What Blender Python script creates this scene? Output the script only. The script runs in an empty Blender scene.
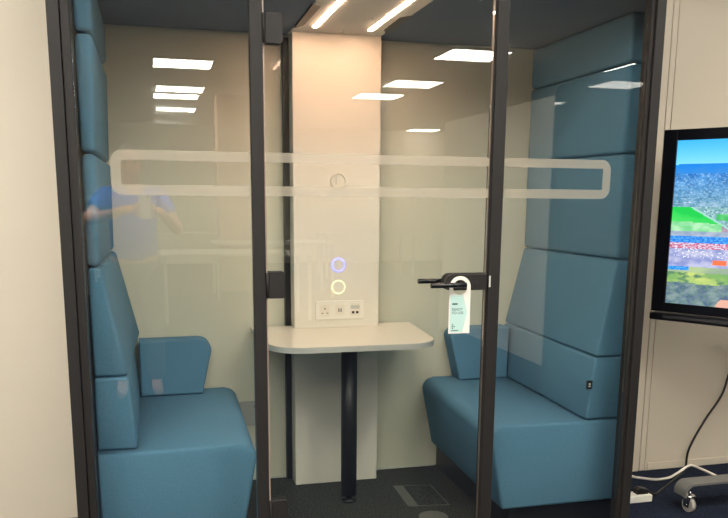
import bpy, bmesh, math, random
from mathutils import Vector, Matrix
random.seed(7)
SC = bpy.context.scene
COL = SC.collection
PI = math.pi

# ------------------------------------------------------------------ helpers
def link(name, bm, mat, parent=None, smooth=False, mats=None):
    me = bpy.data.meshes.new(name)
    bmesh.ops.recalc_face_normals(bm, faces=bm.faces[:])
    bm.to_mesh(me); bm.free()
    if mats:
        for m in mats: me.materials.append(m)
    else:
        me.materials.append(mat)
    if smooth:
        for p in me.polygons: p.use_smooth = True
    o = bpy.data.objects.new(name, me)
    COL.objects.link(o)
    if parent is not None:
        o.parent = parent
        o.matrix_parent_inverse = parent_inv(parent)
    return o

def parent_inv(p):
    m = Matrix.Identity(4); q = p
    while q is not None:
        m = m if q is None else m
        q = q.parent
    return world_of(p).inverted()

def world_of(p):
    loc = Matrix.LocRotScale(p.location, p.rotation_euler, p.scale)
    if p.parent is None: return loc
    return world_of(p.parent) @ p.matrix_parent_inverse @ loc

def empty(name, loc=(0, 0, 0)):
    o = bpy.data.objects.new(name, None)
    o.empty_display_size = .1
    o.location = loc
    COL.objects.link(o)
    return o

def tag(o, label, cat=None, group=None):
    o['label'] = label
    if cat: o['category'] = cat
    if group: o['group'] = group
    return o

def thing(name, label, cat, loc, group=None):
    return tag(empty(name, loc), label, cat, group)

def struct(o):
    o['kind'] = 'structure'
    return o

def hexa(bm, c, bevel=0, seg=2):
    """c = 8 corners: bottom ring (4, ccw) then top ring (4)."""
    v = [bm.verts.new(p) for p in c]
    fs = [bm.faces.new([v[3], v[2], v[1], v[0]]), bm.faces.new(v[4:8])]
    for i in range(4):
        j = (i + 1) % 4
        fs.append(bm.faces.new([v[i], v[j], v[4 + j], v[4 + i]]))
    if bevel:
        es = set(e for f in fs for e in f.edges)
        bmesh.ops.bevel(bm, geom=list(es), offset=bevel, segments=seg, profile=.5, affect='EDGES', clamp_overlap=True)
    return bm

def box(bm, x0, x1, y0, y1, z0, z1, bevel=0, seg=2):
    return hexa(bm, [(x0, y0, z0), (x1, y0, z0), (x1, y1, z0), (x0, y1, z0),
                     (x0, y0, z1), (x1, y0, z1), (x1, y1, z1), (x0, y1, z1)], bevel, seg)

def BX(name, mat, parent, *a, **k):
    bm = bmesh.new(); box(bm, *a, **k)
    return link(name, bm, mat, parent)

def prism(bm, poly, axis, a, b, bevel=0, seg=2):
    """poly 2D points; axis 'x','y','z' = extrusion direction."""
    def P(p, t):
        if axis == 'x': return (t, p[0], p[1])
        if axis == 'y': return (p[0], t, p[1])
        return (p[0], p[1], t)
    v0 = [bm.verts.new(P(p, a)) for p in poly]
    v1 = [bm.verts.new(P(p, b)) for p in poly]
    f0 = bm.faces.new(v0); f1 = bm.faces.new(list(reversed(v1)))
    n = len(poly)
    for i in range(n):
        bm.faces.new([v0[i], v1[i], v1[(i + 1) % n], v0[(i + 1) % n]])
    if bevel:
        es = set(f0.edges) | set(f1.edges)
        bmesh.ops.bevel(bm, geom=list(es), offset=bevel, segments=seg, profile=.5, affect='EDGES', clamp_overlap=True)
    return bm

def cyl(bm, p0, p1, r0, r1=None, n=24, caps=True):
    r1 = r0 if r1 is None else r1
    p0, p1 = Vector(p0), Vector(p1)
    d = (p1 - p0).normalized()
    a = Vector((0, 0, 1)) if abs(d.z) < .9 else Vector((1, 0, 0))
    u = d.cross(a).normalized(); w = d.cross(u)
    A, B = [], []
    for i in range(n):
        t = 2 * PI * i / n
        q = u * math.cos(t) + w * math.sin(t)
        A.append(bm.verts.new(p0 + q * r0)); B.append(bm.verts.new(p1 + q * r1))
    for i in range(n):
        f = bm.faces.new([A[i], A[(i + 1) % n], B[(i + 1) % n], B[i]]); f.smooth = True
    if caps:
        bm.faces.new(A); bm.faces.new(list(reversed(B)))
    return bm

def lathe(bm, centre, axis, prof, n=32):
    """prof: list of (r, t) closed ring profile around axis."""
    c = Vector(centre); d = Vector(axis).normalized()
    a = Vector((0, 0, 1)) if abs(d.z) < .9 else Vector((1, 0, 0))
    u = d.cross(a).normalized(); w = d.cross(u)
    rings = []
    for i in range(n):
        t = 2 * PI * i / n
        q = u * math.cos(t) + w * math.sin(t)
        rings.append([bm.verts.new(c + q * r + d * h) for r, h in prof])
    m = len(prof)
    for i in range(n):
        A, B = rings[i], rings[(i + 1) % n]
        for k in range(m):
            bm.faces.new([A[k], A[(k + 1) % m], B[(k + 1) % m], B[k]]).smooth = True
    return bm

def tube(bm, pts, r, n=8, sub=6):
    P = [Vector(p) for p in pts]
    Q = []
    for i in range(len(P) - 1):
        p0 = P[max(i - 1, 0)]; p1 = P[i]; p2 = P[i + 1]; p3 = P[min(i + 2, len(P) - 1)]
        for s in range(sub):
            t = s / sub
            Q.append(.5 * ((2 * p1) + (p2 - p0) * t + (2 * p0 - 5 * p1 + 4 * p2 - p3) * t * t + (3 * p1 - p0 - 3 * p2 + p3) * t ** 3))
    Q.append(P[-1])
    prev = None; u = Vector((0.3, .2, 1)).normalized()
    for i, q in enumerate(Q):
        d = (Q[min(i + 1, len(Q) - 1)] - Q[max(i - 1, 0)]).normalized()
        u = (u - d * u.dot(d)).normalized(); w = d.cross(u)
        ring = [bm.verts.new(q + (u * math.cos(2 * PI * k / n) + w * math.sin(2 * PI * k / n)) * r) for k in range(n)]
        if prev:
            for k in range(n):
                bm.faces.new([prev[k], prev[(k + 1) % n], ring[(k + 1) % n], ring[k]]).smooth = True
        else:
            bm.faces.new(ring)
        prev = ring
    bm.faces.new(list(reversed(prev)))
    return bm

def rounded(x0, x1, z0, z1, r, n=8, corners=(1, 1, 1, 1)):
    """rounded rectangle outline, corners order: (x0z0, x1z0, x1z1, x0z1)."""
    out = []
    for (cx, cz, a0, px, pz), on in zip([(x0 + r, z0 + r, PI, x0, z0), (x1 - r, z0 + r, 1.5 * PI, x1, z0),
                                         (x1 - r, z1 - r, 0, x1, z1), (x0 + r, z1 - r, .5 * PI, x0, z1)], corners):
        if on:
            for i in range(n + 1):
                t = a0 + .5 * PI * i / n
                out.append((cx + r * math.cos(t), cz + r * math.sin(t)))
        else:
            out.append((px, pz))
    return out

# ------------------------------------------------------------------ materials
def srgb(r, g, b):
    f = lambda c: ((c / 255) / 12.92) if c / 255 <= .04045 else (((c / 255) + .055) / 1.055) ** 2.4
    return (f(r), f(g), f(b), 1)

def base(name):
    m = bpy.data.materials.new(name); m.use_nodes = True
    nt = m.node_tree
    b = nt.nodes['Principled BSDF']
    return m, nt, b

def plain(name, c, rough=.5, metal=0, spec=.5, noise=0, nscale=30, bump=0, bscale=200, coat=0):
    m, nt, b = base(name)
    b.inputs['Roughness'].default_value = rough
    b.inputs['Metallic'].default_value = metal
    b.inputs['Specular IOR Level'].default_value = spec
    if coat:
        b.inputs['Coat Weight'].default_value = coat; b.inputs['Coat Roughness'].default_value = .03
    tc = nt.nodes.new('ShaderNodeTexCoord')
    n = nt.nodes.new('ShaderNodeTexNoise'); n.inputs['Scale'].default_value = nscale; n.inputs['Detail'].default_value = 4
    nt.links.new(tc.outputs['Object'], n.inputs['Vector'])
    r = nt.nodes.new('ShaderNodeValToRGB')
    k = noise
    r.color_ramp.elements[0].position = .3; r.color_ramp.elements[1].position = .7
    r.color_ramp.elements[0].color = tuple(max(0, x * (1 - k)) for x in c[:3]) + (1,)
    r.color_ramp.elements[1].color = tuple(min(1, x * (1 + k)) for x in c[:3]) + (1,)
    nt.links.new(n.outputs['Fac'], r.inputs['Fac'])
    nt.links.new(r.outputs['Color'], b.inputs['Base Color'])
    if bump:
        n2 = nt.nodes.new('ShaderNodeTexNoise'); n2.inputs['Scale'].default_value = bscale; n2.inputs['Detail'].default_value = 3
        nt.links.new(tc.outputs['Object'], n2.inputs['Vector'])
        bp = nt.nodes.new('ShaderNodeBump'); bp.inputs['Strength'].default_value = bump; bp.inputs['Distance'].default_value = .002
        nt.links.new(n2.outputs['Fac'], bp.inputs['Height']); nt.links.new(bp.outputs['Normal'], b.inputs['Normal'])
    return m

def emit(name, c, s):
    m, nt, b = base(name)
    b.inputs['Base Color'].default_value = (.8, .8, .8, 1)
    b.inputs['Emission Color'].default_value = c
    b.inputs['Emission Strength'].default_value = s
    return m

def glass(name, tint=(.97, .985, .975, 1), gain=1.0):
    m = bpy.data.materials.new(name); m.use_nodes = True
    nt = m.node_tree; nt.nodes.clear()
    out = nt.nodes.new('ShaderNodeOutputMaterial')
    tr = nt.nodes.new('ShaderNodeBsdfTransparent'); tr.inputs['Color'].default_value = tint
    gl = nt.nodes.new('ShaderNodeBsdfGlossy'); gl.inputs['Roughness'].default_value = 0.0
    gl.inputs['Color'].default_value = (1, 1, 1, 1)
    geo = nt.nodes.new('ShaderNodeNewGeometry')
    mx = nt.nodes.new('ShaderNodeMix'); mx.data_type = 'FLOAT'
    mx.inputs[2].default_value = 1.52; mx.inputs[3].default_value = 1 / 1.52
    nt.links.new(geo.outputs['Backfacing'], mx.inputs[0])
    fr = nt.nodes.new('ShaderNodeFresnel'); nt.links.new(mx.outputs[0], fr.inputs['IOR'])
    mu = nt.nodes.new('ShaderNodeMath'); mu.operation = 'MULTIPLY'; mu.inputs[1].default_value = gain; mu.use_clamp = True
    nt.links.new(fr.outputs[0], mu.inputs[0])
    ms = nt.nodes.new('ShaderNodeMixShader')
    nt.links.new(mu.outputs[0], ms.inputs[0]); nt.links.new(tr.outputs[0], ms.inputs[1]); nt.links.new(gl.outputs[0], ms.inputs[2])
    nt.links.new(ms.outputs[0], out.inputs[0])
    return m

def frosted(name, c, opacity):
    m = bpy.data.materials.new(name); m.use_nodes = True
    nt = m.node_tree; nt.nodes.clear()
    out = nt.nodes.new('ShaderNodeOutputMaterial')
    tr = nt.nodes.new('ShaderNodeBsdfTransparent')
    df = nt.nodes.new('ShaderNodeBsdfDiffuse'); df.inputs['Color'].default_value = c
    tl = nt.nodes.new('ShaderNodeBsdfTranslucent'); tl.inputs['Color'].default_value = c
    m1 = nt.nodes.new('ShaderNodeMixShader'); m1.inputs[0].default_value = .35
    nt.links.new(df.outputs[0], m1.inputs[1]); nt.links.new(tl.outputs[0], m1.inputs[2])
    m2 = nt.nodes.new('ShaderNodeMixShader'); m2.inputs[0].default_value = opacity
    nt.links.new(tr.outputs[0], m2.inputs[1]); nt.links.new(m1.outputs[0], m2.inputs[2])
    nt.links.new(m2.outputs[0], out.inputs[0])
    return m

M = {}
M['wall'] = plain('painted_wall', srgb(222, 213, 196), .6, noise=.012, nscale=3, bump=.05, bscale=400)
M['panelwall'] = plain('beige_panel', srgb(208, 197, 178), .45, noise=.012, nscale=2, bump=.04, bscale=300)
M['groove'] = plain('groove', srgb(95, 86, 74), .8)
M['backwall'] = plain('booth_back_panel', srgb(206, 204, 184), .28, noise=.01, nscale=3, coat=.3)
M['trunk'] = plain('grey_trunking', srgb(170, 172, 164), .5)
M['frame'] = plain('charcoal_powder_coat', srgb(33, 31, 30), .6, spec=.3, noise=.06, nscale=300, bump=.12, bscale=900)
M['black'] = plain('black_plastic', srgb(24, 24, 24), .42, noise=.03)
M['blackgloss'] = plain('black_gloss', srgb(18, 18, 20), .18)
M['seal'] = plain('rubber_seal', srgb(20, 19, 19), .7)
M['fabric'] = plain('blue_wool', srgb(88, 131, 157), .85, spec=.2, noise=.07, nscale=160, bump=.35, bscale=700)
M['felt'] = plain('ceiling_felt', srgb(106, 118, 136), .95, spec=.1, noise=.06, nscale=120, bump=.3, bscale=500)
M['laminate'] = plain('white_laminate', srgb(232, 224, 208), .3, noise=.008, nscale=4, coat=.25)
M['column'] = plain('column_laminate', srgb(228, 222, 208), .38, noise=.008, nscale=3)
M['edge'] = plain('laminate_edge', srgb(190, 190, 182), .4)
M['ceilpanel'] = plain('ceiling_unit_white', srgb(246, 236, 222), .5, noise=.01)
M['plastic'] = plain('white_plastic', srgb(236, 232, 220), .35)
M['led'] = emit('led_strip', (1, .62, .42, 1), 88)
M['glass'] = glass('clear_glass', gain=1.45)
M['gedge'] = plain('polished_glass_edge', srgb(170, 150, 138), .3)
M['stripe'] = frosted('frosted_film', srgb(198, 190, 174), .44)
M['bluering'] = emit('blue_ring', (.06, .10, 1, 1), 1.5)
M['violet'] = emit('violet_ring', (.45, .45, 1, 1), 1.2)
M['yellow'] = emit('yellow_ring', (.95, .95, .35, 1), .75)
M['steel'] = plain('grey_steel', srgb(128, 128, 124), .42, metal=.3, noise=.03)
M['chrome'] = plain('chrome', srgb(200, 200, 200), .2, metal=1)
M['rubber'] = plain('pale_rubber', srgb(165, 160, 150), .6)
M['cablew'] = plain('white_cable', srgb(228, 220, 208), .45)
M['bezel'] = plain('tv_bezel', srgb(16, 17, 24), .3)
M['tagw'] = plain('white_card', srgb(232, 224, 216), .5)
M['tagc'] = plain('mint_print', srgb(178, 210, 204), .5)
M['ink'] = plain('dark_ink', srgb(50, 70, 72), .6)
M['room'] = plain('office_wall', srgb(226, 216, 198), .7, noise=.02, nscale=2)
M['ceil'] = plain('ceiling_tile', srgb(236, 232, 222), .8, noise=.03, nscale=60)
M['lamp'] = emit('ceiling_light_diffuser', (1, .94, .84, 1), 22.5)
M['lampframe'] = plain('lamp_frame', srgb(190, 188, 180), .5)
M['skin'] = plain('skin', srgb(205, 150, 120), .5, noise=.05, nscale=20)
M['tee'] = plain('blue_tshirt', srgb(20, 84, 205), .8, noise=.05, nscale=90)
M['trouser'] = plain('grey_trousers', srgb(92, 88, 82), .8, noise=.05, nscale=90)
M['hair'] = plain('dark_hair', srgb(40, 34, 30), .6, noise=.2, nscale=80)
M['phone'] = plain('silver_phone', srgb(215, 212, 205), .3, metal=.2)
M['darkpod'] = plain('dark_pod_glass', srgb(44, 62, 74), .0, coat=1)
M['pillar'] = plain('rose_pillar', srgb(176, 140, 118), .7)
M['lightcab'] = plain('light_cabinet', srgb(214, 208, 196), .5)

def carpet(name, c0, c1, c2, scale):
    m, nt, b = base(name)
    b.inputs['Roughness'].default_value = .95; b.inputs['Specular IOR Level'].default_value = .1
    tc = nt.nodes.new('ShaderNodeTexCoord')
    n = nt.nodes.new('ShaderNodeTexNoise'); n.inputs['Scale'].default_value = scale; n.inputs['Detail'].default_value = 5
    n.inputs['Roughness'].default_value = .75
    nt.links.new(tc.outputs['Object'], n.inputs['Vector'])
    r = nt.nodes.new('ShaderNodeValToRGB')
    r.color_ramp.elements[0].position = .32; r.color_ramp.elements[0].color = c0
    r.color_ramp.elements[1].position = .68; r.color_ramp.elements[1].color = c2
    e = r.color_ramp.elements.new(.5); e.color = c1
    nt.links.new(n.outputs['Fac'], r.inputs['Fac']); nt.links.new(r.outputs['Color'], b.inputs['Base Color'])
    bp = nt.nodes.new('ShaderNodeBump'); bp.inputs['Strength'].default_value = .6; bp.inputs['Distance'].default_value = .004
    nt.links.new(n.outputs['Fac'], bp.inputs['Height']); nt.links.new(bp.outputs['Normal'], b.inputs['Normal'])
    return m
M['navy'] = carpet('navy_carpet', srgb(15, 20, 32), srgb(27, 34, 49), srgb(46, 54, 70), 120)
M['grey'] = carpet('charcoal_carpet', srgb(26, 27, 27), srgb(55, 56, 53), srgb(96, 96, 88), 110)

# ------------------------------------------------------------------ camera
R = ((0.967122059669066, -0.2541972805295041, 0.007659260595394142),
     (-0.04078609766555529, -0.18476217675790169, -0.9819365724306726),
     (0.2510207480243004, 0.9493401290428455, -0.18905529204503682))
right, down, fwd = (Vector(r) for r in R)
cam = bpy.data.objects.new('camera', bpy.data.cameras.new('camera'))
mw = Matrix((( right.x, -down.x, -fwd.x, 0), (right.y, -down.y, -fwd.y, -2.55348516),
             (right.z, -down.z, -fwd.z, 1.32193927), (0, 0, 0, 1)))
cam.matrix_world = mw
cam.data.sensor_width = 36; cam.data.sensor_fit = 'HORIZONTAL'
cam.data.lens = 805.7833 * 36 / 728
cam.data.shift_y = (353.125 - 259) / 728
cam.data.clip_start = .01
COL.objects.link(cam); SC.camera = cam

# ------------------------------------------------------------------ setting: office room
def floor_piece(name, poly, z0, z1, mat):
    bm = bmesh.new(); prism(bm, poly, 'z', z0, z1)
    return struct(link(name, bm, mat))
floor_piece('floor', [(-4, -14), (8, -14), (8, 2.2), (-4, 2.2)], -.1, -.003, M['navy'])
struct(BX('wall_left', M['wall'], None, -4, -.262, .835, .95, -.003, 2.7))
w = struct(BX('wall_right', M['panelwall'], None, 2.3385, 8, .80, .92, -.003, 2.7))
bm = bmesh.new(); box(bm, 1.905, 2.304, .80, .92, -.003, 2.7)
struct(link('wall_beside_booth', bm, M['panelwall'])).name = 'wall_right_return'
struct(BX('trim_1', M['panelwall'], None, 2.3085, 2.3372, .80, .92, -.003, 2.7, bevel=.003))
struct(BX('trim_2', M['groove'], None, 2.304, 2.3385, .81, .84, -.003, 2.7))
struct(BX('baseboard_right', M['panelwall'], None, 2.352, 8, .795, .80, 0.0, .036, bevel=.0015))
struct(BX('wall_back', M['wall'], None, -.262, 2.304, 1.45, 1.55, -.003, 2.7))
struct(BX('wall_far', M['room'], None, -4, 8, -14.1, -14, -.003, 2.7))
struct(BX('wall_west', M['room'], None, -4.1, -4, -14, .95, -.003, 2.7))
struct(BX('wall_east', M['room'], None, 8, 8.1, -14, .95, -.003, 2.7))
struct(BX('ceiling', M['ceil'], None, -4, 8, -14, 2.2, 2.7, 2.8))

# office ceiling light panels; unseen ones near the booth added for brightness
def lamp(x0, y0, w, d, label, split=True):
    cx, cy = x0 + w / 2, y0 + d / 2
    t = thing('ceiling_light', label, 'light', (cx, cy, 2.7), 'square ceiling light panels of the office')
    bm = bmesh.new()
    e = .02
    box(bm, x0 - e, x0 + w + e, y0 - e, y0, 2.685, 2.699)
    box(bm, x0 - e, x0 + w + e, y0 + d, y0 + d + e, 2.685, 2.699)
    box(bm, x0 - e, x0, y0, y0 + d, 2.685, 2.699)
    box(bm, x0 + w, x0 + w + e, y0, y0 + d, 2.685, 2.699)
    link('frame', bm, M['lampframe'], t)
    BX('diffuser', M['lamp'], t, x0, x0 + w, y0, y0 + d, 2.69, 2.698)
    return t
LAMPS = [(.105, -6.78), (.155, -8.88), (.13, -9.68), (.185, -11.45), (2.8, -5.42), (2.88, -7.5), (2.8, -8.8),
         (4.83, -5.62), (5.2, -13.9), (1.72, -3.0), (.10, -3.4), (.10, -1.5), (1.45, -1.5), (2.7, -1.1), (-2.3, -1.5),
         (-1.1, -1.5), (-2.3, -3.6), (-2.9, -7.2), (-2.9, -9.4), (4.2, -1.5), (6.6, -9.0), (-1.1, -3.4), (1.0, -2.4), (-3.3, -.6), (5.6, -1.5), (-1.9, -.5), (-.5, -2.1)]
WH = ['seen reflected topmost in the left glass pane', 'second one down in the left glass pane reflections',
      'third one down in the left glass pane reflections', 'lowest one in the left glass pane reflections',
      'seen reflected highest in the glass door', 'reflected second highest in the glass door',
      'reflected third highest in the glass door', 'reflected cut off in the right glass pane',
      'reflected small and far in the glass door', 'above and right of the person', 'added just behind the head of the person',
      'added over the carpet before the left glass pane', 'added over the carpet before the glass door', 'added nearest the television',
      'added second nearest the plain left wall', 'added left of the one before the left glass pane', 'added on the left side level with the person',
      'third along the left side', 'farthest on the left side', 'added above the dark office pod', 'far right corner of the office',
      'added directly left of the person', 'added directly right of the person', 'added in the corner by the plain left wall', 'added beyond the dark office pod', 'added close above the plain left wall', 'added directly over the raised phone']
for (x, y), wtxt in zip(LAMPS, WH):
    lamp(x, y, .6, .6, 'square white ceiling light panel ' + wtxt)

# ------------------------------------------------------------------ the booth
H = 2.16
booth = thing('meeting_booth', 'charcoal framed glass fronted acoustic meeting booth with blue padded sides', 'booth', (.74, .6, 0))
XL0, XL1, XLd = -.2566, -.1973, -.223
XR0, XR1, XRd = 1.649, 1.726, 1.691
def post(name, bxs, m='frame'):
    bm = bmesh.new()
    for b in bxs: box(bm, *b, bevel=.0015, seg=1)
    return link(name, bm, M[m], booth)
post('corner_post', [(XL0, XLd, -.006, .07, 0, H), (XLd + .002, XL1, .004, .066, .05, H - .05)])
post('corner_post', [(XRd, XR1, -.006, .07, 0, H), (1.678, XRd - .0015, .004, .045, .05, H - .05)])
post('mullion', [(.3135, .3513, .0, .045, .05, H - .05)])
post('mullion', [(1.1135, 1.1557, .0, .045, .05, H - .05)])
post('top_rail', [(XL0, XR1, -.006, .07, H - .05, H)])
post('sill', [(XL0, XR1, -.006, .07, 0, .05)])
# glazing
def pane(name, x0, x1, y, z0=.052, z1=H - .052):
    return BX(name, M['glass'], booth, x0, x1, y, y + .010, z0, z1)
pl = pane('glass_pane', XL1 + .002, .312, .016)
pr_ = pane('glass_pane', 1.158, 1.6765, .016)
door = BX('door', M['glass'], booth, .3575, 1.106, .012, .022, .062, H - .062)
door['label'] = 'frameless clear glass door'
# door edge polish, seal
bm = bmesh.new(); box(bm, .3535, .3572, .011, .023, .062, H - .062)
link('glass_edge', bm, M['gedge'], door)
bm = bmesh.new(); box(bm, 1.1063, 1.1085, .011, .023, .062, H - .062)
link('glass_edge', bm, plain('dark_glass_edge', srgb(96, 88, 80), .3), door)
BX('door_seal', M['seal'], booth, 1.1105, 1.1130, .006, .040, .06, H - .06)
# frosted safety stripes
def stripe_c(sign, xo, xi, xe, y):
    """C-shaped band: xo outer end, xi inner end, xe where it runs into the mullion."""
    zt, zt2, zb2, zb = 1.458, 1.428, 1.356, 1.325
    r = .034; n = 8; pts_o, pts_i = [], []
    r2 = .004
    pts_o.append((xe, zt))
    for i in range(n + 1):
        t = PI / 2 + PI / 2 * i / n
        pts_o.append((xo + sign * r + sign * r * math.cos(t), zt - r + r * math.sin(t)))
    for i in range(n + 1):
        t = PI + PI / 2 * i / n
        pts_o.append((xo + sign * r + sign * r * math.cos(t), zb + r + r * math.sin(t)))
    pts_o.append((xe, zb))
    inner = [(xe, zt2)]
    m_ = len(pts_o)
    for i in range(n + 1):
        t = PI / 2 + PI / 2 * i / n
        inner.append((xi + sign * r2 + sign * r2 * math.cos(t), zt2 - r2 + r2 * math.sin(t)))
    for i in range(n + 1):
        t = PI + PI / 2 * i / n
        inner.append((xi + sign * r2 + sign * r2 * math.cos(t), zb2 + r2 + r2 * math.sin(t)))
    inner.append((xe, zb2))
    bm = bmesh.new()
    A = [bm.verts.new((p[0], y, p[1])) for p in pts_o]; B = [bm.verts.new((p[0], y, p[1])) for p in inner]
    for i in range(m_ - 1):
        bm.faces.new([A[i], A[i + 1], B[i + 1], B[i]])
    return bm
link('frosted_stripe', stripe_c(1, -.106, -.076, .3115, .0155), M['stripe'], pl)
link('frosted_stripe', stripe_c(-1, 1.565, 1.535, 1.160, .0155), M['stripe'], pr_)
for z0, z1 in ((1.428, 1.458), (1.325, 1.356)):
    bm = bmesh.new()
    v = [bm.verts.new(p) for p in ((.358, .0115, z0), (1.105, .0115, z0), (1.105, .0115, z1), (.358, .0115, z1))]
    bm.faces.new(v)
    link('frosted_stripe', bm, M['stripe'], door)
# hinges
for z0, z1 in ((1.778, 1.866), (1.004, 1.089), (.235, .321)):
    bm = bmesh.new()
    prism(bm, rounded(.361, .412, z0, z1, .008, 5, (0, 1, 1, 0)), 'y', -.004, .0112, bevel=.0015)
    prism(bm, rounded(.361, .412, z0, z1, .008, 5, (0, 1, 1, 0)), 'y', .0228, .036, bevel=.0015)
    box(bm, .3515, .361, -.002, .034, z0 + .003, z1 - .003)
    cyl(bm, (.3555, -.004, z0 + .002), (.3555, -.004, z1 - .002), .0035, n=12)
    h = link('hinge', bm, M['frame'], door)
# handle: lock case, keeper, two levers
bm = bmesh.new()
prism(bm, rounded(.956, 1.104, 1.017, 1.071, .026, 10, (1, 0, 0, 1)), 'y', -.008, .0112, bevel=.002)
lock = link('lock_case', bm, M['frame'], door)
bm = bmesh.new()
prism(bm, rounded(.956, 1.104, 1.015, 1.073, .026, 10, (1, 0, 0, 1)), 'y', .0228, .042, bevel=.002)
link('lock_case', bm, M['frame'], door)
bm = bmesh.new(); cyl(bm, (1.068, -.0095, 1.044), (1.068, -.007, 1.044), .0065, n=20); link('keyhole_cover', bm, M['black'], lock)
BX('strike_plate', M['edge'], booth, 1.1145, 1.1205, -.0030, -.0002, 1.026, 1.064)
def lever(x0, x1, ysp, yface, z, name):
    bm = bmesh.new()
    cyl(bm, (x1, yface, z), (x1, ysp, z), .010, n=20)
    cyl(bm, (x1 + .009, ysp, z), (x0, ysp, z), .0085, n=20)
    return link(name, bm, M['blackgloss'], door)
lever(.888, 1.003, -.052, -.008, 1.040, 'lever_handle')
lever(.887, 1.003, .080, .042, 1.0415, 'lever_handle')
# sides, roof, back
bm = bmesh.new(); prism(bm, [(XL0, .07), (-.205, .07), (-.205, 1.12), (XL0, 1.12)], 'z', 0, H); link('side_panel', bm, M['frame'], booth)
bm = bmesh.new(); prism(bm, [(1.716, .0705), (1.746, .0705), (1.908, .33), (1.908, 1.119), (1.893, 1.119), (1.893, .355)], 'z', 0, H)
link('side_panel', bm, M['frame'], booth)
BX('back_panel', M['backwall'], booth, XL0, 1.905, 1.120, 1.17, .0, H)
bm = bmesh.new(); prism(bm, [(XL1, .0705), (1.71, .0705), (1.892, .37), (1.892, 1.1195), (-.205, 1.12), (-.205, .07)], 'z', 2.017, 2.06)
link('felt_ceiling', bm, M['felt'], booth)
bm = bmesh.new(); prism(bm, [(XL0, .07), (1.726, .07), (1.905, .36), (1.905, 1.12), (XL0, 1.12)], 'z', 2.062, H)
link('roof', bm, M['frame'], booth)
bm = bmesh.new(); prism(bm, [(XL1, .0705), (1.71, .0705), (1.892, .37), (1.892, 1.1195), (-.205, 1.12), (-.205, .07)], 'z', -.0025, 0)
fl = link('carpet_floor', bm, M['grey'], booth)
BX('bottom_trim', M['edge'], booth, -.2, 1.34, 1.112, 1.1195, 0, .006)
# side pads (three stacked each side above the seat back)
def pad(x0, x1, y0, y1, z0, z1, b=.014):
    bm = bmesh.new(); box(bm, x0, x1, y0, y1, z0, z1, bevel=b, seg=3)
    return link('padded_panel', bm, M['fabric'], booth, smooth=True)
def lpad(xb, xt, z0, z1, f0, f1):
    """left pad: inner face x at its bottom / top; near / far bottom heights differ slightly"""
    bm = bmesh.new()
    hexa(bm, [(-.204, .24, z0), (xb, .24, z0), (xb + f0, 1.118, z0 + f1), (-.204, 1.118, z0 + f1),
              (-.204, .24, z1), (xt, .24, z1), (xt + f0, 1.118, z1), (-.204, 1.118, z1)], .018, 3)
    return link('padded_panel', bm, M['fabric'], booth, smooth=True)
lpad(-.150, -.146, 1.826, 2.016, .003, .03)
lpad(-.158, -.148, 1.458, 1.822, .003, 0)
lpad(-.163, -.158, 1.092, 1.455, .010, 0)
for z0, z1 in [(1.835, 2.016), (1.500, 1.832), (1.090, 1.497)]:
    pad(1.78, 1.884, .285, 1.118, z0, z1, .016)
# trunking on the back panel
tr = BX('trunking', M['trunk'], booth, .0, .458, 1.108, 1.1195, .268, .385, bevel=.003)
bm = bmesh.new(); box(bm, .438, .446, 1.1055, 1.1085, .355, .363); link('trunking_screw', bm, M['black'], tr)

# ------------------------------------------------------------------ ceiling light unit
cu = thing('ceiling_unit', 'white booth ceiling unit with two warm light strips', 'light unit', (.805, .6, 2.0))
def cuedge():
    L = [(.608, 1.085), (.608, .93), (.630, .85), (.634, .68), (.612, .50), (.608, .46), (.608, .22)]
    Rr = [(1.004, .22), (1.004, .60), (.985, .66), (.975, .78), (.990, .88), (1.004, .94), (1.004, 1.085)]
    return L + Rr
bm = bmesh.new(); prism(bm, cuedge(), 'z', 2.0105, 2.0165)
link('unit_cover', bm, M['ceilpanel'], cu)
for x0, x1, s in ((.592, .640, -1), (.972, 1.028, 1)):
    bm = bmesh.new()
    if s < 0:
        prism(bm, [(x0 + .014, .50), (x1, .52), (x1, .86), (x0 + .020, .93)], 'z', 2.0085, 2.0168)
    else:
        prism(bm, [(x0, .62), (x1 - .018, .56), (x1 - .020, .93), (x0 + .006, .86)], 'z', 2.0085, 2.0168)
    link('air_vent', bm, M['black'], cu)
for cx in (.691, .926):
    BX('light_strip', M['led'], cu, cx - .0085, cx + .0085, .20, .890, 2.0078, 2.0103, bevel=.0008)
bm = bmesh.new(); cyl(bm, (.815, .93, 2.0102), (.815, .93, 2.004), .012, .009, n=20); link('sensor', bm, M['edge'], cu)
bm = bmesh.new(); cyl(bm, (.875, .66, 2.0102), (.875, .66, 2.005), .004, n=12); link('sensor', bm, M['plastic'], cu)

# ------------------------------------------------------------------ service column
col = thing('service_column', 'tall white service column with sockets and light rings behind the table', 'column', (.8075, 1.03, 0))
BX('upper_panel', M['column'], col, .613, 1.005, .994, 1.084, .7415, 2.0095, bevel=.0015, seg=1)
BX('lower_panel', M['column'], col, .613, 1.005, .994, 1.084, .0, .713, bevel=.0015, seg=1)
BX('black_spine', M['black'], col, .588, .70, 1.087, 1.118, 0, 2.0)
def ring(x, z, ri, ro, m, name='light_ring'):
    bm = bmesh.new(); lathe(bm, (x, .994, z), (0, -1, 0), [(ri, 0), (ri, .004), ((ri + ro) / 2, .006), (ro, .003), (ro, 0)])
    return link(name, bm, M[m], col, smooth=False)
b1 = ring(.815, 1.025, .0240, .0325, 'bluering'); b1['label'] = 'blue glowing ring'
bm = bmesh.new(); cyl(bm, (.815, .9935, 1.025), (.815, .990, 1.025), .0238, n=28); link('push_button', bm, M['plastic'], col)
b2 = ring(.815, .925, .0265, .0325, 'yellow'); b2['label'] = 'yellow glowing ring'
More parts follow.
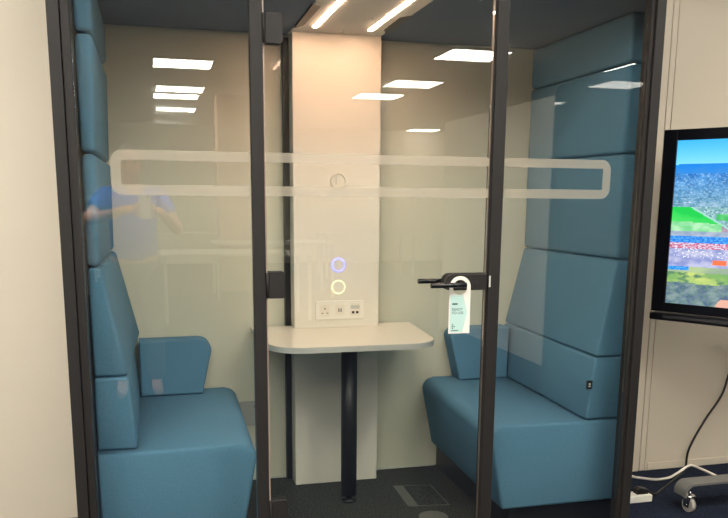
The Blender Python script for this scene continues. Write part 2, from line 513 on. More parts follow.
bm = bmesh.new(); cyl(bm, (.815, .9935, .925), (.815, .990, .925), .0262, n=28); link('push_button', bm, M['plastic'], col)
bm = bmesh.new(); lathe(bm, (.813, .994, 1.395), (0, -1, 0), [(.0300, 0), (.0300, .008), (.0320, .012), (.0345, .010), (.0355, 0)])
cyl(bm, (.813, .9935, 1.395), (.813, .9905, 1.395), .030, n=36)
dm = link('dimmer_knob', bm, M['column'], col)
bm = bmesh.new(); prism(bm, [(.802, 1.378), (.805, 1.378), (.805, 1.414), (.802, 1.414)], 'y', .987, .991)
link('knob_mark', bm, M['edge'], dm)
# socket strip
bm = bmesh.new(); prism(bm, rounded(.708, .932, .779, .864, .006, 4), 'y', .9935, .985, bevel=.002)
sp = link('socket_plate', bm, M['plastic'], col)
bm = bmesh.new(); prism(bm, rounded(.728, .774, .793, .848, .003, 3), 'y', .985, .9835); s1 = link('power_socket', bm, M['laminate'], sp)
for i, (dx, dz, w_, h_) in enumerate(((0, .010, .005, .008), (-.011, -.010, .007, .004), (.011, -.010, .007, .004))):
    bm = bmesh.new(); box(bm, .751 + dx - w_ / 2, .751 + dx + w_ / 2, .9825, .984, .819 + dz - h_ / 2, .819 + dz + h_ / 2)
    link('socket_slot', bm, M['ink'], sp)
bm = bmesh.new(); prism(bm, rounded(.800, .842, .798, .846, .003, 3), 'y', .985, .9838); link('usb_module', bm, M['laminate'], sp)
for dx in (-.005, .005):
    BX('usb_port', M['ink'], sp, .821 + dx - .0025, .821 + dx + .0025, .983, .9845, .813, .829)
bm = bmesh.new(); prism(bm, rounded(.868, .916, .793, .852, .003, 3), 'y', .985, .9838); link('data_module', bm, M['laminate'], sp)
BX('data_label_slot', M['edge'], sp, .872, .912, .983, .9845, .826, .842)
for dx in (-.0095, .0095):
    BX('data_port', M['black'], sp, .892 + dx - .006, .892 + dx + .006, .9825, .9845, .804, .815)

# ------------------------------------------------------------------ table
tb = thing('fixed_table', 'white rounded meeting table on one black leg in front of service column', 'table', (.803, .8, 0))
def table_outline():
    pts = [(.425, 1.086)]
    pts += [(.437, .80), (.447, .70)]
    c0 = (.597, .70)
    L = [(.447, .70)]
    n = 14
    out = [(.425, 1.086)]
    for i in range(n + 1):           # left front corner (superellipse quarter)
        t = PI / 2 * i / n
        out.append((.60 - .160 * math.cos(t) ** .85, .69 - .165 * math.sin(t) ** .85))
    for i in range(n + 1):
        t = PI / 2 * (1 - i / n)
        out.append((1.00 + .154 * math.cos(t) ** .85, .69 - .165 * math.sin(t) ** .85))
    out.append((1.186, 1.086))
    return out
bm = bmesh.new(); prism(bm, table_outline(), 'z', .716, .7385, bevel=.002)
top = link('tabletop', bm, M['edge'], tb)
o2 = table_outline()
bm = bmesh.new(); prism(bm, [((q[0] - .807) * .9955 + .807, (q[1] - 1.086) * .995 + 1.086) for q in o2], 'z', .7386, .7405)
link('laminate_surface', bm, M['laminate'], top)
bm = bmesh.new(); cyl(bm, (.807, .745, .032), (.807, .745, .700), .0345, n=32)
cyl(bm, (.807, .745, .700), (.807, .745, .7155), .055, n=32)
lg = link('leg', bm, M['black'], tb)
bm = bmesh.new(); cyl(bm, (.807, .745, .012), (.807, .745, .032), .014, n=20); cyl(bm, (.807, .745, 0.0005), (.807, .745, .009), .033, n=28); cyl(bm, (.807, .745, .009), (.807, .745, .014), .033, .022, n=28)
link('adjustable_foot', bm, M['black'], lg)

# ------------------------------------------------------------------ sofas
def softhexa(name, c, parent, b=.02, seg=4):
    bm = bmesh.new(); hexa(bm, c, bevel=b, seg=seg)
    return link(name, bm, M['fabric'], parent, smooth=True)
def seat_prof(sg, xb_, xt_, xback, y0, y1, zb, zt, shear):
    """seat side profile with a big soft front top edge; shear moves the front with depth"""
    R_ = .052; n = 8
    pts = [(xback, zb), (xb_ + sg * .012, zb), (xb_, zb + .014)]
    for i in range(n + 1):
        t = PI / 2 * i / n
        pts.append((xt_ + sg * (R_ - R_ * math.cos(t)), zt - R_ + R_ * math.sin(t)))
    pts.append((xback, zt))
    bm = bmesh.new(); prism(bm, pts, 'y', y0, y1)
    bm.faces.ensure_lookup_table()
    ends = [f for f in bm.faces if len(f.verts) > 4]
    es = set(e for f in ends for e in f.edges)
    bmesh.ops.bevel(bm, geom=list(es), offset=.014, segments=4, profile=.5, affect='EDGES', clamp_overlap=True)
    for v in bm.verts:
        k = (v.co.y - y0) / (y1 - y0)
        if abs(v.co.x - xback) > .1: v.co.x += shear * k
    return bm
def sofa(label, seat, lower, upper, arm, plinth):
    s = thing('booth_sofa', label, 'sofa', ((plinth[0] + plinth[1]) / 2, .65, 0), 'sofas facing each other in the booth')
    o = link('seat', seat, M['fabric'], s, smooth=True)
    softhexa('lower_backrest', lower, s, .012, 3)
    softhexa('upper_backrest', upper, s, .012, 3)
    bm = bmesh.new(); prism(bm, arm[0], 'y', arm[1], arm[2], bevel=.010, seg=3)
    link('armrest', bm, M['fabric'], s, smooth=False)
    BX('plinth', M['black'], s, *plinth)
    return s
def quad8(b, t):
    return [*b, *t]
# right: x decreasing toward the room
def seat_pts(xf_b, xf_t, xb, y0, y1, zb, zt):
    return [(xf_b, y0, zb), (xb, y0, zb), (xb, y1, zb), (xf_b, y1, zb), (xf_t, y0, zt), (xb, y0, zt), (xb, y1, zt), (xf_t, y1, zt)]
def arm_poly(x_in_b, x_in_t, x_b, zb, zt, r, sgn):
    # x_in = free end, x_b = end against the backrest
    out = [(x_b, zb), (x_in_b, zb)]
    n = 8
    for i in range(n + 1):
        t = PI / 2 * i / n
        out.append((x_in_t + sgn * (r - r * math.cos(t)), zt - r + r * math.sin(t)))
    out.append((x_b, zt))
    return out
# right sofa
rs = sofa('blue upholstered booth sofa on the right with small black tag',
     seat_prof(1, 1.290, 1.236, 1.874, .205, 1.116, .118, .459, .030),
     [(1.643, .215, .461), (1.874, .215, .461), (1.874, 1.116, .461), (1.672, 1.116, .461), (1.672, .215, .712), (1.874, .215, .712), (1.874, 1.116, .716), (1.692, 1.116, .716)],
     [(1.674, .215, .715), (1.874, .215, .715), (1.874, 1.116, .719), (1.693, 1.116, .719), (1.775, .275, 1.087), (1.874, .275, 1.087), (1.874, 1.116, 1.087), (1.780, 1.116, 1.087)],
     (arm_poly(1.418, 1.370, 1.668, .461, .712, .045, 1), 1.0, 1.112),
     (1.345, 1.86, .25, 1.10, 0, .1175))
BXt = bmesh.new(); box(BXt, 1.638, 1.664, .2105, .2148, .588, .623, bevel=.001); tg = link('brand_tag', BXt, M['black'], rs)
tg.name = 'fabric_tag'
for z0, z1, w_ in ((.606, .612, .008), (.598, .602, .010)):
    bm = bmesh.new(); box(bm, 1.651 - w_ / 2, 1.651 + w_ / 2, .2098, .2106, z0, z1); link('tag_print', bm, M['plastic'], tg)
ls = sofa('blue upholstered booth sofa on the left beside the plain wall',
     seat_prof(-1, .288, .338, -.203, .205, 1.116, .118, .459, .020),
     [(-.203, .235, .461), (-.068, .235, .461), (-.068, 1.116, .461), (-.203, 1.116, .461), (-.203, .235, .716), (-.091, .235, .716), (-.091, 1.116, .716), (-.203, 1.116, .716)],
     [(-.203, .245, .719), (-.092, .245, .719), (-.060, 1.116, .719), (-.203, 1.116, .719), (-.203, .245, 1.088), (-.163, .245, 1.088), (-.146, 1.116, 1.088), (-.203, 1.116, 1.088)],
     (arm_poly(.200, .243, -.066, .461, .705, .05, -1), 1.0, 1.112),
     (-.2, .23, .25, 1.10, 0, .1175))

# ------------------------------------------------------------------ door hanger
dh = thing('door_hanger', 'white and mint paper door hanger on the glass door handle', 'sign', (.95, -.03, .97))
def tagpts():
    pass
bm = bmesh.new()
TX0, TX1, TZ0, TZ1, TY = .961, 1.037, .874, 1.068, -.030
n = 20; cx_, cz_ = (TX0 + TX1) / 2, TZ1 - (TX1 - TX0) / 2
ro = (TX1 - TX0) / 2; ri = .0255
vs_o, vs_i = [], []
for i in range(2 * n + 1):
    t = -PI / 5 + (PI + 2 * PI / 5) * i / (2 * n)
    t2 = t
    ox = cx_ + ro * math.cos(t); oz = cz_ + ro * math.sin(t)
    if t < 0 or t > PI:
        ox = TX1 if t < 0 else TX0
        oz = cz_ + ro * math.sin(t)
    vs_o.append((ox, oz)); vs_i.append((cx_ + ri * math.cos(t2), cz_ + ri * math.sin(t2)))
A = [bm.verts.new((p[0], TY, p[1])) for p in vs_o]; B = [bm.verts.new((p[0], TY, p[1])) for p in vs_i]
for i in range(len(A) - 1): bm.faces.new([A[i], A[i + 1], B[i + 1], B[i]])
# body below hole
b0 = bm.verts.new((TX1, TY, TZ0)); b1_ = bm.verts.new((TX0, TY, TZ0))
extra = []
for i in range(1, 10):
    t = -PI / 5 - (PI - 2 * PI / 5) * i / 10
    extra.append(bm.verts.new((cx_ + ri * math.cos(t), TY, cz_ + ri * math.sin(t))))
bm.faces.new([A[0], B[0], *extra, B[-1], A[-1], b1_, b0])
ext = bmesh.ops.extrude_face_region(bm, geom=bm.faces[:])
bmesh.ops.translate(bm, verts=[g for g in ext['geom'] if isinstance(g, bmesh.types.BMVert)], vec=(0, .0012, 0))
card = link('card', bm, M['tagw'], dh)
bm = bmesh.new()
prism(bm, [(TX0 + .004, TZ0 + .004), (TX0 + .050, TZ0 + .004), (TX0 + .066, TZ0 + .070), (TX0 + .050, TZ0 + .130), (TX0 + .004, TZ0 + .130)], 'y', TY - .0009, TY - .0001)
link('mint_panel', bm, M['tagc'], card)
BX('black_bar', M['ink'], card, TX0 + .011, TX0 + .030, TY - .0018, TY - .0010, TZ0 + .098, TZ0 + .103)
def text(name, s, size, loc, mat, parent, rot=(PI / 2, 0, 0), align='LEFT'):
    c = bpy.data.curves.new(name, 'FONT'); c.body = s; c.size = size; c.extrude = .0002; c.align_x = align
    c.materials.append(mat)
    tmp = bpy.data.objects.new(name, c)
    me = bpy.data.meshes.new_from_object(tmp)
    bpy.data.objects.remove(tmp); bpy.data.curves.remove(c)
    o = bpy.data.objects.new(name, me); COL.objects.link(o)
    o.parent = parent; o.matrix_parent_inverse = parent_inv(parent)
    o.location = loc; o.rotation_euler = rot
    return o
text('lettering', 'READY', .0125, (TX0 + .010, TY - .0012, TZ0 + .078), M['ink'], card)
text('lettering', 'TO USE', .0125, (TX0 + .010, TY - .0012, TZ0 + .066), M['ink'], card)
bm = bmesh.new()
for dx, dz in ((0, .006), (.006, 0), (0, -.006), (-.001, 0)):
    box(bm, TX0 + .014 + dx - .002, TX0 + .014 + dx + .002, TY - .0018, TY - .0010, TZ0 + .024 + dz - .002, TZ0 + .024 + dz + .002)
link('emblem', bm, M['ink'], card)
BX('small_print', M['ink'], card, TX0 + .009, TX0 + .034, TY - .0018, TY - .0010, TZ0 + .009, TZ0 + .0115)

# ------------------------------------------------------------------ floor box and grommet
fb = thing('floor_box', 'flush metal floor box lid in the booth carpet right of table leg', 'floor box', (1.13, .73, 0))
P4 = [(1.042, .612), (1.224, .585), (1.226, .842), (1.052, .872)]
def lerp(a, b, t): return (a[0] + (b[0] - a[0]) * t, a[1] + (b[1] - a[1]) * t)
def inset(P, k):
    c = (sum(p[0] for p in P) / 4, sum(p[1] for p in P) / 4)
    return [lerp(p, c, k) for p in P]
bm = bmesh.new(); prism(bm, P4, 'z', .0005, .003); link('rim', bm, plain('floor_box_rim', srgb(92, 92, 84), .5), fb)
I4 = inset(P4, .06)
bm = bmesh.new(); prism(bm, [lerp(I4[0], I4[1], .24), I4[1], I4[2], lerp(I4[3], I4[2], .24)], 'z', .0032, .0042); link('carpet_insert', bm, M['grey'], fb)
bm = bmesh.new(); cyl(bm, (1.11, .475, .0005), (1.11, .475, .004), .062, n=40)
tag(link('floor_grommet', bm, plain('grommet_grey', srgb(98, 97, 88), .55)), 'round grey floor grommet in the booth carpet near the glass door', 'floor grommet')

# ------------------------------------------------------------------ television on a wheeled stand
dv = Vector((.5351, -.8448, 0)).normalized(); nv = Vector((-dv.y, dv.x, 0))   # nv points to the back
if nv.x < 0: nv = -nv
O = Vector((2.172, .503, 0))
def T(u, w, z): return tuple(O + dv * u + nv * w + Vector((0, 0, z)))
def tbox(bm, u0, u1, w0, w1, z0, z1, bevel=0):
    hexa(bm, [T(u0, w0, z0), T(u1, w0, z0), T(u1, w1, z0), T(u0, w1, z0), T(u0, w0, z1), T(u1, w0, z1), T(u1, w1, z1), T(u0, w1, z1)], bevel, 2)
tv = thing('television', 'large black television showing an aerial landscape, right of the booth', 'television', tuple(O + dv * .6 + Vector((0, 0, .84))))
SW, z0s, z1s = 1.215, .883, 1.570
bm = bmesh.new()
tbox(bm, -.058, SW + .058, .003, .05, z0s - .040, z1s + .045, bevel=.004)
cas = link('casing', bm, M['bezel'], tv)
bm = bmesh.new()
for (a, b_, c_, d_) in ((-.058, 0, z0s - .04, z1s + .045), (SW, SW + .058, z0s - .04, z1s + .045), (0, SW, z1s, z1s + .045), (0, SW, z0s - .04, z0s)):
    tbox(bm, a, b_, -.009, .0025, c_, d_, bevel=.0015)
link('bezel', bm, M['bezel'], tv)
bm = bmesh.new(); tbox(bm, -.062, SW + .062, -.02, .04, z0s - .078, z0s - .046, bevel=.008)
link('pen_tray', bm, M['bezel'], tv)
bm = bmesh.new(); tbox(bm, .0, SW, -.0222, -.0205, z0s - .066, z0s - .054)
link('tray_strip', bm, M['edge'] if False else plain('tray_grey', srgb(58, 58, 60), .5), tv)
# screen picture: fine grid with procedurally computed colours
NX, NZ = 300, 170
me = bpy.data.meshes.new('screen')
vv = [T(SW * i / NX, -.001, z0s + (z1s - z0s) * j / NZ) for j in range(NZ + 1) for i in range(NX + 1)]
ff = [(j * (NX + 1) + i, j * (NX + 1) + i + 1, (j + 1) * (NX + 1) + i + 1, (j + 1) * (NX + 1) + i) for j in range(NZ) for i in range(NX)]
me.from_pydata(vv, [], ff)
from mathutils import noise as mn
def fbm(x, y, s=0, o=4):
    v = 0; a = .5
    for k in range(o):
        v += a * mn.noise(Vector((x * 2 ** k, y * 2 ** k, s + k * 3.1))); a *= .5
    return v
rnd = random.Random(3)
def mixc(a, b, t): t = min(1, max(0, t)); return tuple(a[i] + (b[i] - a[i]) * t for i in range(3))
def picture(u, v):
    """u along the screen in metres from its left edge, v down from the top in 0..1"""
    p = u / .265
    h = fbm(u * 6, v * 9, 1)
    hm = fbm(u * 22, v * 30, 5, 3)
    hf = fbm(u * 90, v * 130, 8, 2)
    vh = .145 + .006 * fbm(u * 6, 0, 9) - .01 * p
    def town(lo, hi, amt):
        c = mixc(lo, hi, .5 + 1.6 * hm)
        if hf > .16: c = mixc(c, (215, 228, 240), amt)
        elif hf < -.17: c = mixc(c, (40, 90, 120), amt)
        return c
    if v < vh:
        return mixc((60, 170, 232), (120, 205, 245), v / vh)
    if v < .20:
        return mixc((25, 125, 215), (50, 130, 205), (v - vh) * 18 + hm)
    if v < .40:
        return town(mixc((40, 105, 180), (90, 140, 160), (v - .2) * 5), mixc((80, 150, 215), (150, 180, 200), (v - .2) * 5), .35)
    top = .395 + max(0, p - .25) * .21
    bot = .485 + .02 * p + .006 * h
    if v < .545:
        if top < v < bot and p < .8:
            return mixc((30, 190, 75), (95, 215, 105), (v - top) * 8 + 1.5 * h)
        if v > bot and p < .8:
            return mixc((110, 195, 130), (165, 215, 170), .5 + 2 * hm)
        if v < top and v > top - .012: return (150, 200, 190)
        if p > .7 and .44 < v < .47 + .03 * h: return mixc((40, 160, 80), (90, 190, 110), .5 + 2 * hm)
        if v > .505 and p > .75: return mixc((150, 130, 150), (175, 155, 170), .5 + 2 * hm)
        return town((90, 140, 150), (150, 190, 190), .5)
    if v < .575: return mixc((130, 150, 175), (165, 175, 190), .5 + 2 * hm)
    if v < .615:
        return mixc((30, 105, 205), (85, 165, 235), .5 + 2.5 * hf)
    if v < .655:
        return mixc((185, 85, 115), (205, 205, 225), .5 + 3.5 * hf)
    if v < .765:
        c = mixc((130, 140, 190), (178, 180, 208), .5 + 2.5 * hm)
        if hf > .18 and v < .71: c = (215, 218, 230)
        if .185 < u < .242 and .715 < v < .745: c = (238, 112, 72)
        return c
    if v < .80 + .01 * h:
        c = mixc((140, 160, 140), (165, 185, 135), .5 + 2 * h)
        if p < .34 and v < .79: c = mixc((30, 125, 215), (90, 165, 225), .4 + 3 * hf)
        return c
    if v < .865 + .04 * h:
        c = mixc((120, 165, 95), (185, 200, 115), .5 + 2.5 * h)
        return mixc(c, (85, 125, 95), max(0, -hm * 4))
    c = mixc((78, 98, 125), (128, 145, 150), .5 + 2.5 * hm)
    c = mixc(c, (95, 140, 100), max(0, hf * 3))
    if p > .8 and v > .955 and (p - 1.02) ** 2 * .6 + (v - 1.01) ** 2 * 6 < .03: c = (215, 165, 145)
    return c
at = me.color_attributes.new('picture', 'FLOAT_COLOR', 'CORNER')
k = 0
for j in range(NZ):
    for i in range(NX):
        c = picture(SW * (i + .5) / NX, 1 - (j + .5) / NZ)
        c4 = srgb(*[min(255, max(0, q)) for q in c])
        for _ in range(4):
            at.data[k].color = c4; k += 1
m, nt, b = base('screen_picture')
a_ = nt.nodes.new('ShaderNodeAttribute'); a_.attribute_name = 'picture'
b.inputs['Base Color'].default_value = (.01, .01, .01, 1); b.inputs['Roughness'].default_value = .25
nt.links.new(a_.outputs['Color'], b.inputs['Emission Color']); b.inputs['Emission Strength'].default_value = 1.25
M['screen'] = m
me.materials.append(m)
scr = bpy.data.objects.new('screen', me); COL.objects.link(scr); scr.parent = tv; scr.matrix_parent_inverse = parent_inv(tv)
scr['label'] = 'lit screen with aerial view of a green field and town'

st = thing('television_stand', 'grey wheeled stand carrying the television, its foot on the navy carpet', 'stand', (2.6, .05, -.003))
def foot(y0, y1):
    bm = bmesh.new()
    n = 8; prof = []
    # side profile in x,z : flat bar that curves down at both ends
    for i in range(n + 1):
        t = PI - PI / 2 * i / n
        prof.append((2.215 + .045 * math.cos(t), .085 + .045 * math.sin(t)))
    for i in range(n + 1):
        t = PI / 2 - PI / 2 * i / n
        prof.append((2.975 + .045 * math.cos(t), .085 + .045 * math.sin(t)))
    inner = []
    for i in range(n + 1):
        t = PI / 2 * i / n
        inner.append((2.975 + .038 * math.cos(t), .085 + .036 * math.sin(t)))
    for i in range(n + 1):
        t = PI / 2 + PI / 2 * i / n
        inner.append((2.215 + .038 * math.cos(t), .085 + .036 * math.sin(t)))
    prof = [(2.170, .072)] + prof + [(3.020, .072)]
    inner = [(3.013, .072)] + inner + [(2.177, .072)]
    prism(bm, prof + inner, 'y', y0, y1)
    return link('foot_bar', bm, M['steel'], st)
f1 = foot(.255, .335); f2 = foot(-.42, -.34)
def caster(x, y, par, ang=1.45):
    bm = bmesh.new(); z = .028
    d = Vector((math.sin(ang), math.cos(ang), 0))
    c = Vector((x, y, .028))
    cyl(bm, c - d * .011, c + d * .011, .031, n=28); 
    w1 = link('caster_wheel', bm, M['rubber'], par)
    bm = bmesh.new()
    e = Vector((d.y, -d.x, 0))
    for s in (-1, 1):
        q = c + d * .016 * s
        hexa(bm, [tuple(q + e * -.014 - d * .0012 + Vector((0, 0, -.008))), tuple(q + e * .014 - d * .0012 + Vector((0, 0, -.008))), tuple(q + e * .014 + d * .0012 + Vector((0, 0, -.008))), tuple(q + e * -.014 + d * .0012 + Vector((0, 0, -.008))),
                  tuple(q + e * -.022 - d * .0012 + Vector((0, 0, .040))), tuple(q + e * .022 - d * .0012 + Vector((0, 0, .040))), tuple(q + e * .022 + d * .0012 + Vector((0, 0, .040))), tuple(q + e * -.022 + d * .0012 + Vector((0, 0, .040)))])
    cyl(bm, c + Vector((0, 0, .036)), c + Vector((0, 0, .044)), .022, n=20)
    cyl(bm, c + Vector((0, 0, .044)), c + Vector((0, 0, .098)), .007, n=12)
    cyl(bm, c - d * .019, c + d * .019, .006, n=12)
    link('caster_fork', bm, M['chrome'], par)
for fy, fo in ((.295, f1), (-.38, f2)):
    for x in (2.212, 2.975): caster(x, fy - .012, fo)
BX('cross_bar', M['steel'], st, 2.66, 2.74, -.34, .255, .082, .128)
BX('upright', M['steel'], st, 2.665, 2.735, .0, .07, .128, 1.35)
bm = bmesh.new(); tbox(bm, .48, .74, .051, .075, 1.0, 1.45); link('mounting_plate', bm, M['steel'], st)

# ------------------------------------------------------------------ power strip and cables
FZ = -.003
ps = thing('power_strip', 'white power strip on the navy carpet beside the booth frame', 'power strip', (2.05, .44, FZ))
BX('strip_body', M['plastic'], ps, 1.935, 2.125, .418, .482, FZ + .0005, .030, bevel=.004)
bm = bmesh.new(); prism(bm, [(2.056, .0305), (2.112, .0305), (2.112, .050), (2.072, .060), (2.056, .050)], 'y', .432, .470, bevel=.003)
pg = tag(link('power_plug', bm, M['black']), 'black plug pushed into the white power strip', 'plug')
bm = bmesh.new(); tube(bm, [(2.62, .30, 1.0), (2.70, .55, .86), (2.80, .74, .66), (2.762, .772, .486), (2.73, .775, .369), (2.646, .778, .242), (2.57, .778, .10), (2.552, .77, FZ + .006), (2.45, .68, FZ + .005), (2.25, .53, FZ + .005), (2.17, .47, .01), (2.112, .452, .042)], .0055)
tag(link('black_cable', bm, M['black']), 'black cable hanging from the television down to the power strip', 'cable')
bm = bmesh.new(); tube(bm, [(1.98, .70, FZ + .006), (2.17, .742, FZ + .007), (2.235, .70, FZ + .007), (2.30, .655, FZ + .007), (2.38, .66, FZ + .008), (2.455, .70, .008), (2.525, .72, .030), (2.555, .71, .034), (2.59, .64, .020), (2.62, .52, FZ + .012), (2.66, .42, FZ + .007)], .0065)
tag(link('white_cable', bm, M['cablew']), 'white cable looping over the carpet under the television', 'cable')

# ------------------------------------------------------------------ things behind the camera, seen only as reflections
bm = bmesh.new()
prism(bm, rounded(-3.17, -1.25, -.003, 2.165, .10, 8, (0, 0, 1, 1)), 'x', 3.0, 4.4, bevel=.0)
tag(link('office_pod', bm, M['darkpod']), 'dark glossy office pod with rounded corners reflected in the right pane', 'pod')
bm = bmesh.new(); box(bm, 3.02, 3.5, -5.6, -3.20, -.003, 2.1, bevel=.004)
cb = link('storage_wall', bm, M['lightcab']); cb.name = 'storage_cupboard'
tag(cb, 'tall pale storage cupboard reflected faintly in the right pane', 'cupboard')
bm = bmesh.new(); box(bm, .95, 1.4, -9.4, -8.95, -.003, 2.699, bevel=.004)
struct(link('pillar', bm, M['pillar']))

DESKS = [(-1.6, -6.2, 'nearest behind the person on the left'), (.9, -6.4, 'nearest behind the person on the right'), (-1.6, -8.6, 'second back on the left'),
         (1.6, -8.4, 'second back beside the pink pillar'), (-1.6, -11.0, 'farthest back on the left'), (.9, -11.2, 'farthest back in the middle'), (3.6, -11.0, 'farthest back on the right'),
         (-3.1, -3.4, 'closest to the left side wall')]
def desk(x, y, where):
    t = thing('office_desk', 'white office desk ' + where + ', seen only as a reflection', 'desk', (x, y, -.003), 'white office desks behind the person')
    BX('desktop', M['laminate'], t, x - .8, x + .8, y - .4, y + .4, .71, .735, bevel=.002)
    for sx in (-1, 1):
        for sy in (-1, 1):
            BX('leg', M['lampframe'], t, x + sx * .76 - .02, x + sx * .76 + .02, y + sy * .36 - .02, y + sy * .36 + .02, -.0025, .71)
for d_ in DESKS: desk(*d_)

# ------------------------------------------------------------------ person taking the picture
def skinmesh(name, verts, edges, radii, mat, parent=None, root=0, roots=(), sub=2):
    me = bpy.data.meshes.new(name); me.from_pydata(verts, edges, [])
    o = bpy.data.objects.new(name, me); COL.objects.link(o)
    me.materials.append(mat)
    sk = o.modifiers.new('skin', 'SKIN'); sk.use_smooth_shade = True
    if not me.skin_vertices: me.attributes  # ensured by the modifier
    lay = me.skin_vertices[0].data
    for i, r in enumerate(radii):
        lay[i].radius = (r, r) if not isinstance(r, tuple) else r
        lay[i].use_root = (i == root or i in roots)
    ss = o.modifiers.new('subdivision', 'SUBSURF'); ss.levels = sub; ss.render_levels = sub
    if parent is not None:
        o.parent = parent; o.matrix_parent_inverse = parent_inv(parent)
    return o

PX, PY = -.105, -2.97
GZ = -.003
V, E_, Rr = [], [], []
def jn(p, r, prev=None):
    V.append(p); Rr.append(r)
    if prev is not None: E_.append((prev, len(V) - 1))
    return len(V) - 1
pel = jn((PX, PY, .88), (.135, .095))
sp1 = jn((PX, PY, 1.02), (.125, .085), pel)
sp2 = jn((PX, PY, 1.18), (.140, .095), sp1)
chest = jn((PX, PY, 1.30), (.135, .085), sp2)
nk = jn((PX, PY + .01, 1.385), (.055, .055), chest)
nk2 = jn((PX, PY + .03, 1.43), (.052, .055), nk)
hd = jn((PX, PY + .045, 1.49), (.066, .082), nk2)
hd2 = jn((PX, PY + .035, 1.56), (.074, .092), hd)
hd3 = jn((PX, PY + .025, 1.625), (.050, .060), hd2)
def armchain(s, el, wr, pm):
    a = jn((PX + s * .165, PY, 1.325), .055, chest)
    b1 = jn(((PX + s * .165 + el[0]) / 2, (PY + el[1]) / 2, (1.325 + el[2]) / 2), .047, a)
    b = jn(el, .040, b1)
    c1 = jn(tuple((el[i] * .45 + wr[i] * .55) for i in range(3)), .034, b)
    c = jn(wr, .026, c1)
    d = jn(pm, (.034, .020), c)
    return d
LE, RE = (-.385, -2.86, 1.165), (.185, -2.86, 1.10)
LW, RW = (-.115, -2.62, 1.245), (.062, -2.625, 1.235)
LP, RP = (-.084, -2.600, 1.246), (.038, -2.600, 1.237)
lp = armchain(-1, LE, LW, LP); rp = armchain(1, RE, RW, RP)
for s in (-1, 1):
    h = jn((PX + s * .09, PY, .83), .090, pel)
    t1 = jn((PX + s * .10, PY + .01, .65), .078, h)
    k_ = jn((PX + s * .105, PY + .02, .47), .055, t1)
    c1 = jn((PX + s * .11, PY, .30), .055, k_)
    an = jn((PX + s * .11, PY - .01, .085), .036, c1)
    hl = jn((PX + s * .115, PY + .03, GZ + .045), .040, an)
    jn((PX + s * .125, PY + .15, GZ + .035), (.040, .030), hl)
roots = []
def finger(base_, pts, r):
    a = jn(base_, r); roots.append(a)
    p = a
    for q in pts: p = jn(q, r * .92, p)
for i in range(4):
    z = 1.205 + i * .021
    finger((-.085, -2.585, z), [(-.0730, -2.580, z + .002), (-.0695, -2.564, z + .004), (-.052 + .002 * i, -2.5580, z + .005)], .0078)
    finger((.036, -2.585, z - .006), [(.0280, -2.580, z - .004), (.0240, -2.564, z - .002), (.007, -2.5580, z)], .0078)
finger((-.080, -2.60, 1.255), [(-.066, -2.602, 1.275), (-.050, -2.592, 1.288), (-.036, -2.5885, 1.296)], .0098)
finger((.034, -2.60, 1.246), [(.022, -2.602, 1.266), (.008, -2.592, 1.280), (-.004, -2.5885, 1.288)], .0098)
person = skinmesh('person', V, E_, Rr, M['skin'], None, 0, roots)
tag(person, 'person in a blue t-shirt raising a phone, reflected in the left pane', 'person')
# clothes: own skinned surfaces a little larger
tv_, te_, tr_ = [], [], []
def tj(p, r, prev=None):
    tv_.append(p); tr_.append(r)
    if prev is not None: te_.append((prev, len(tv_) - 1))
    return len(tv_) - 1
a0 = tj((PX, PY, .86), (.165, .120)); a1 = tj((PX, PY, 1.02), (.158, .112), a0); a2 = tj((PX, PY, 1.18), (.166, .116), a1); a3 = tj((PX, PY, 1.305), (.150, .100), a2)
a4 = tj((PX, PY + .005, 1.375), (.070, .066), a3)
for s, el in ((-1, LE), (1, RE)):
    b0 = tj((PX + s * .170, PY, 1.322), .070, a3)
    f_ = .62
    tj((PX + s * .170 + (el[0] - PX - s * .170) * f_, PY + (el[1] - PY) * f_, 1.322 + (el[2] - 1.322) * f_), .064, b0)
skinmesh('tshirt', tv_, te_, tr_, M['tee'], person)
tv_, te_, tr_ = [], [], []
a0 = tj((PX, PY, .90), (.150, .108))
for s in (-1, 1):
    h = tj((PX + s * .09, PY, .83), .108, a0); t1 = tj((PX + s * .10, PY + .01, .65), .096, h)
    k_ = tj((PX + s * .105, PY + .02, .47), .074, t1); c1 = tj((PX + s * .11, PY, .30), .070, k_); tj((PX + s * .11, PY - .01, .08), .062, c1)
skinmesh('trousers', tv_, te_, tr_, M['trouser'], person)
tv_, te_, tr_ = [], [], []
a0 = tj((PX, PY - .035, 1.53), (.075, .060)); a1 = tj((PX, PY - .005, 1.60), (.082, .090), a0); a2 = tj((PX, PY + .03, 1.648), (.060, .060), a1)
skinmesh('hair', tv_, te_, tr_, M['hair'], person)
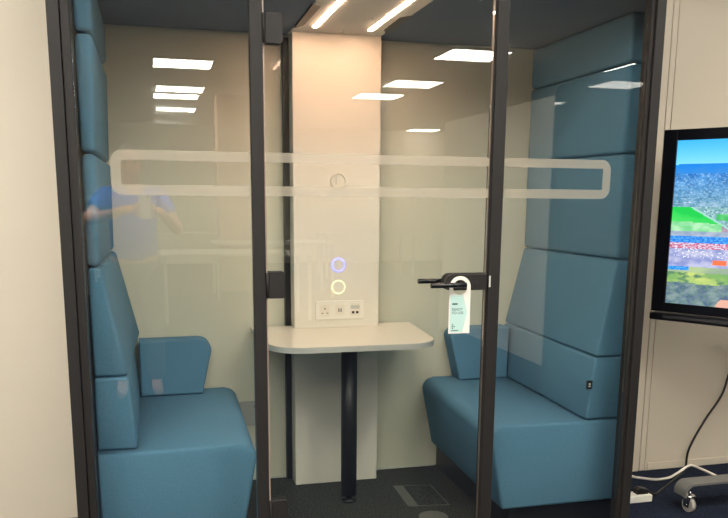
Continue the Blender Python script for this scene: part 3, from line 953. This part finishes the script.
for s in (-1, 1):
    bm = bmesh.new(); bmesh.ops.create_uvsphere(bm, u_segments=12, v_segments=8, radius=.012, matrix=Matrix.Translation((PX + s * .031, PY + .118, 1.535)))
    link('eye', bm, M['black'], person, smooth=True)
bm = bmesh.new(); hexa(bm, [(PX - .014, PY + .11, 1.485), (PX + .014, PY + .11, 1.485), (PX + .014, PY + .10, 1.485), (PX - .014, PY + .10, 1.485),
                            (PX - .007, PY + .125, 1.53), (PX + .007, PY + .125, 1.53), (PX + .007, PY + .10, 1.53), (PX - .007, PY + .10, 1.53)], .004)
box(bm, PX - .012, PX + .012, PY + .10, PY + .145, 1.490, 1.505, bevel=.005)
link('nose', bm, M['skin'], person, smooth=True)
bm = bmesh.new(); box(bm, PX - .022, PX + .022, PY + .10, PY + .126, 1.458, 1.466, bevel=.003)
link('mouth', bm, plain('lips', srgb(160, 90, 84), .5), person)
# phone in the hands, its lens is where the picture is taken from
bm = bmesh.new(); prism(bm, rounded(-.060, .0135, 1.186, 1.338, .010, 5), 'y', -2.576, -2.5685, bevel=.0015)
ph = thing('smartphone', 'silver smartphone held upright by the person', 'phone', (-.023, -2.572, 1.186))
link('phone_body', bm, M['phone'], ph)
bm = bmesh.new(); cyl(bm, (0, -2.5685, 1.322), (0, -2.566, 1.322), .008, n=20); link('camera_lens', bm, M['black'], ph)

# ------------------------------------------------------------------ world, colour management
wd = bpy.data.worlds.new('world'); SC.world = wd; wd.use_nodes = True
wd.node_tree.nodes['Background'].inputs[0].default_value = (.9, .9, 1, 1)
wd.node_tree.nodes['Background'].inputs[1].default_value = .2
vs = SC.view_settings
vs.view_transform = 'Standard'; vs.look = 'None'; vs.gamma = 1; vs.use_curve_mapping = False
vs.exposure = .14
SC.cycles.max_bounces = 10; SC.cycles.diffuse_bounces = 5; SC.cycles.glossy_bounces = 5; SC.cycles.transparent_max_bounces = 16
SC.cycles.sample_clamp_indirect = 6; SC.cycles.use_denoising = True
SC.cycles.caustics_reflective = False; SC.cycles.caustics_refractive = False
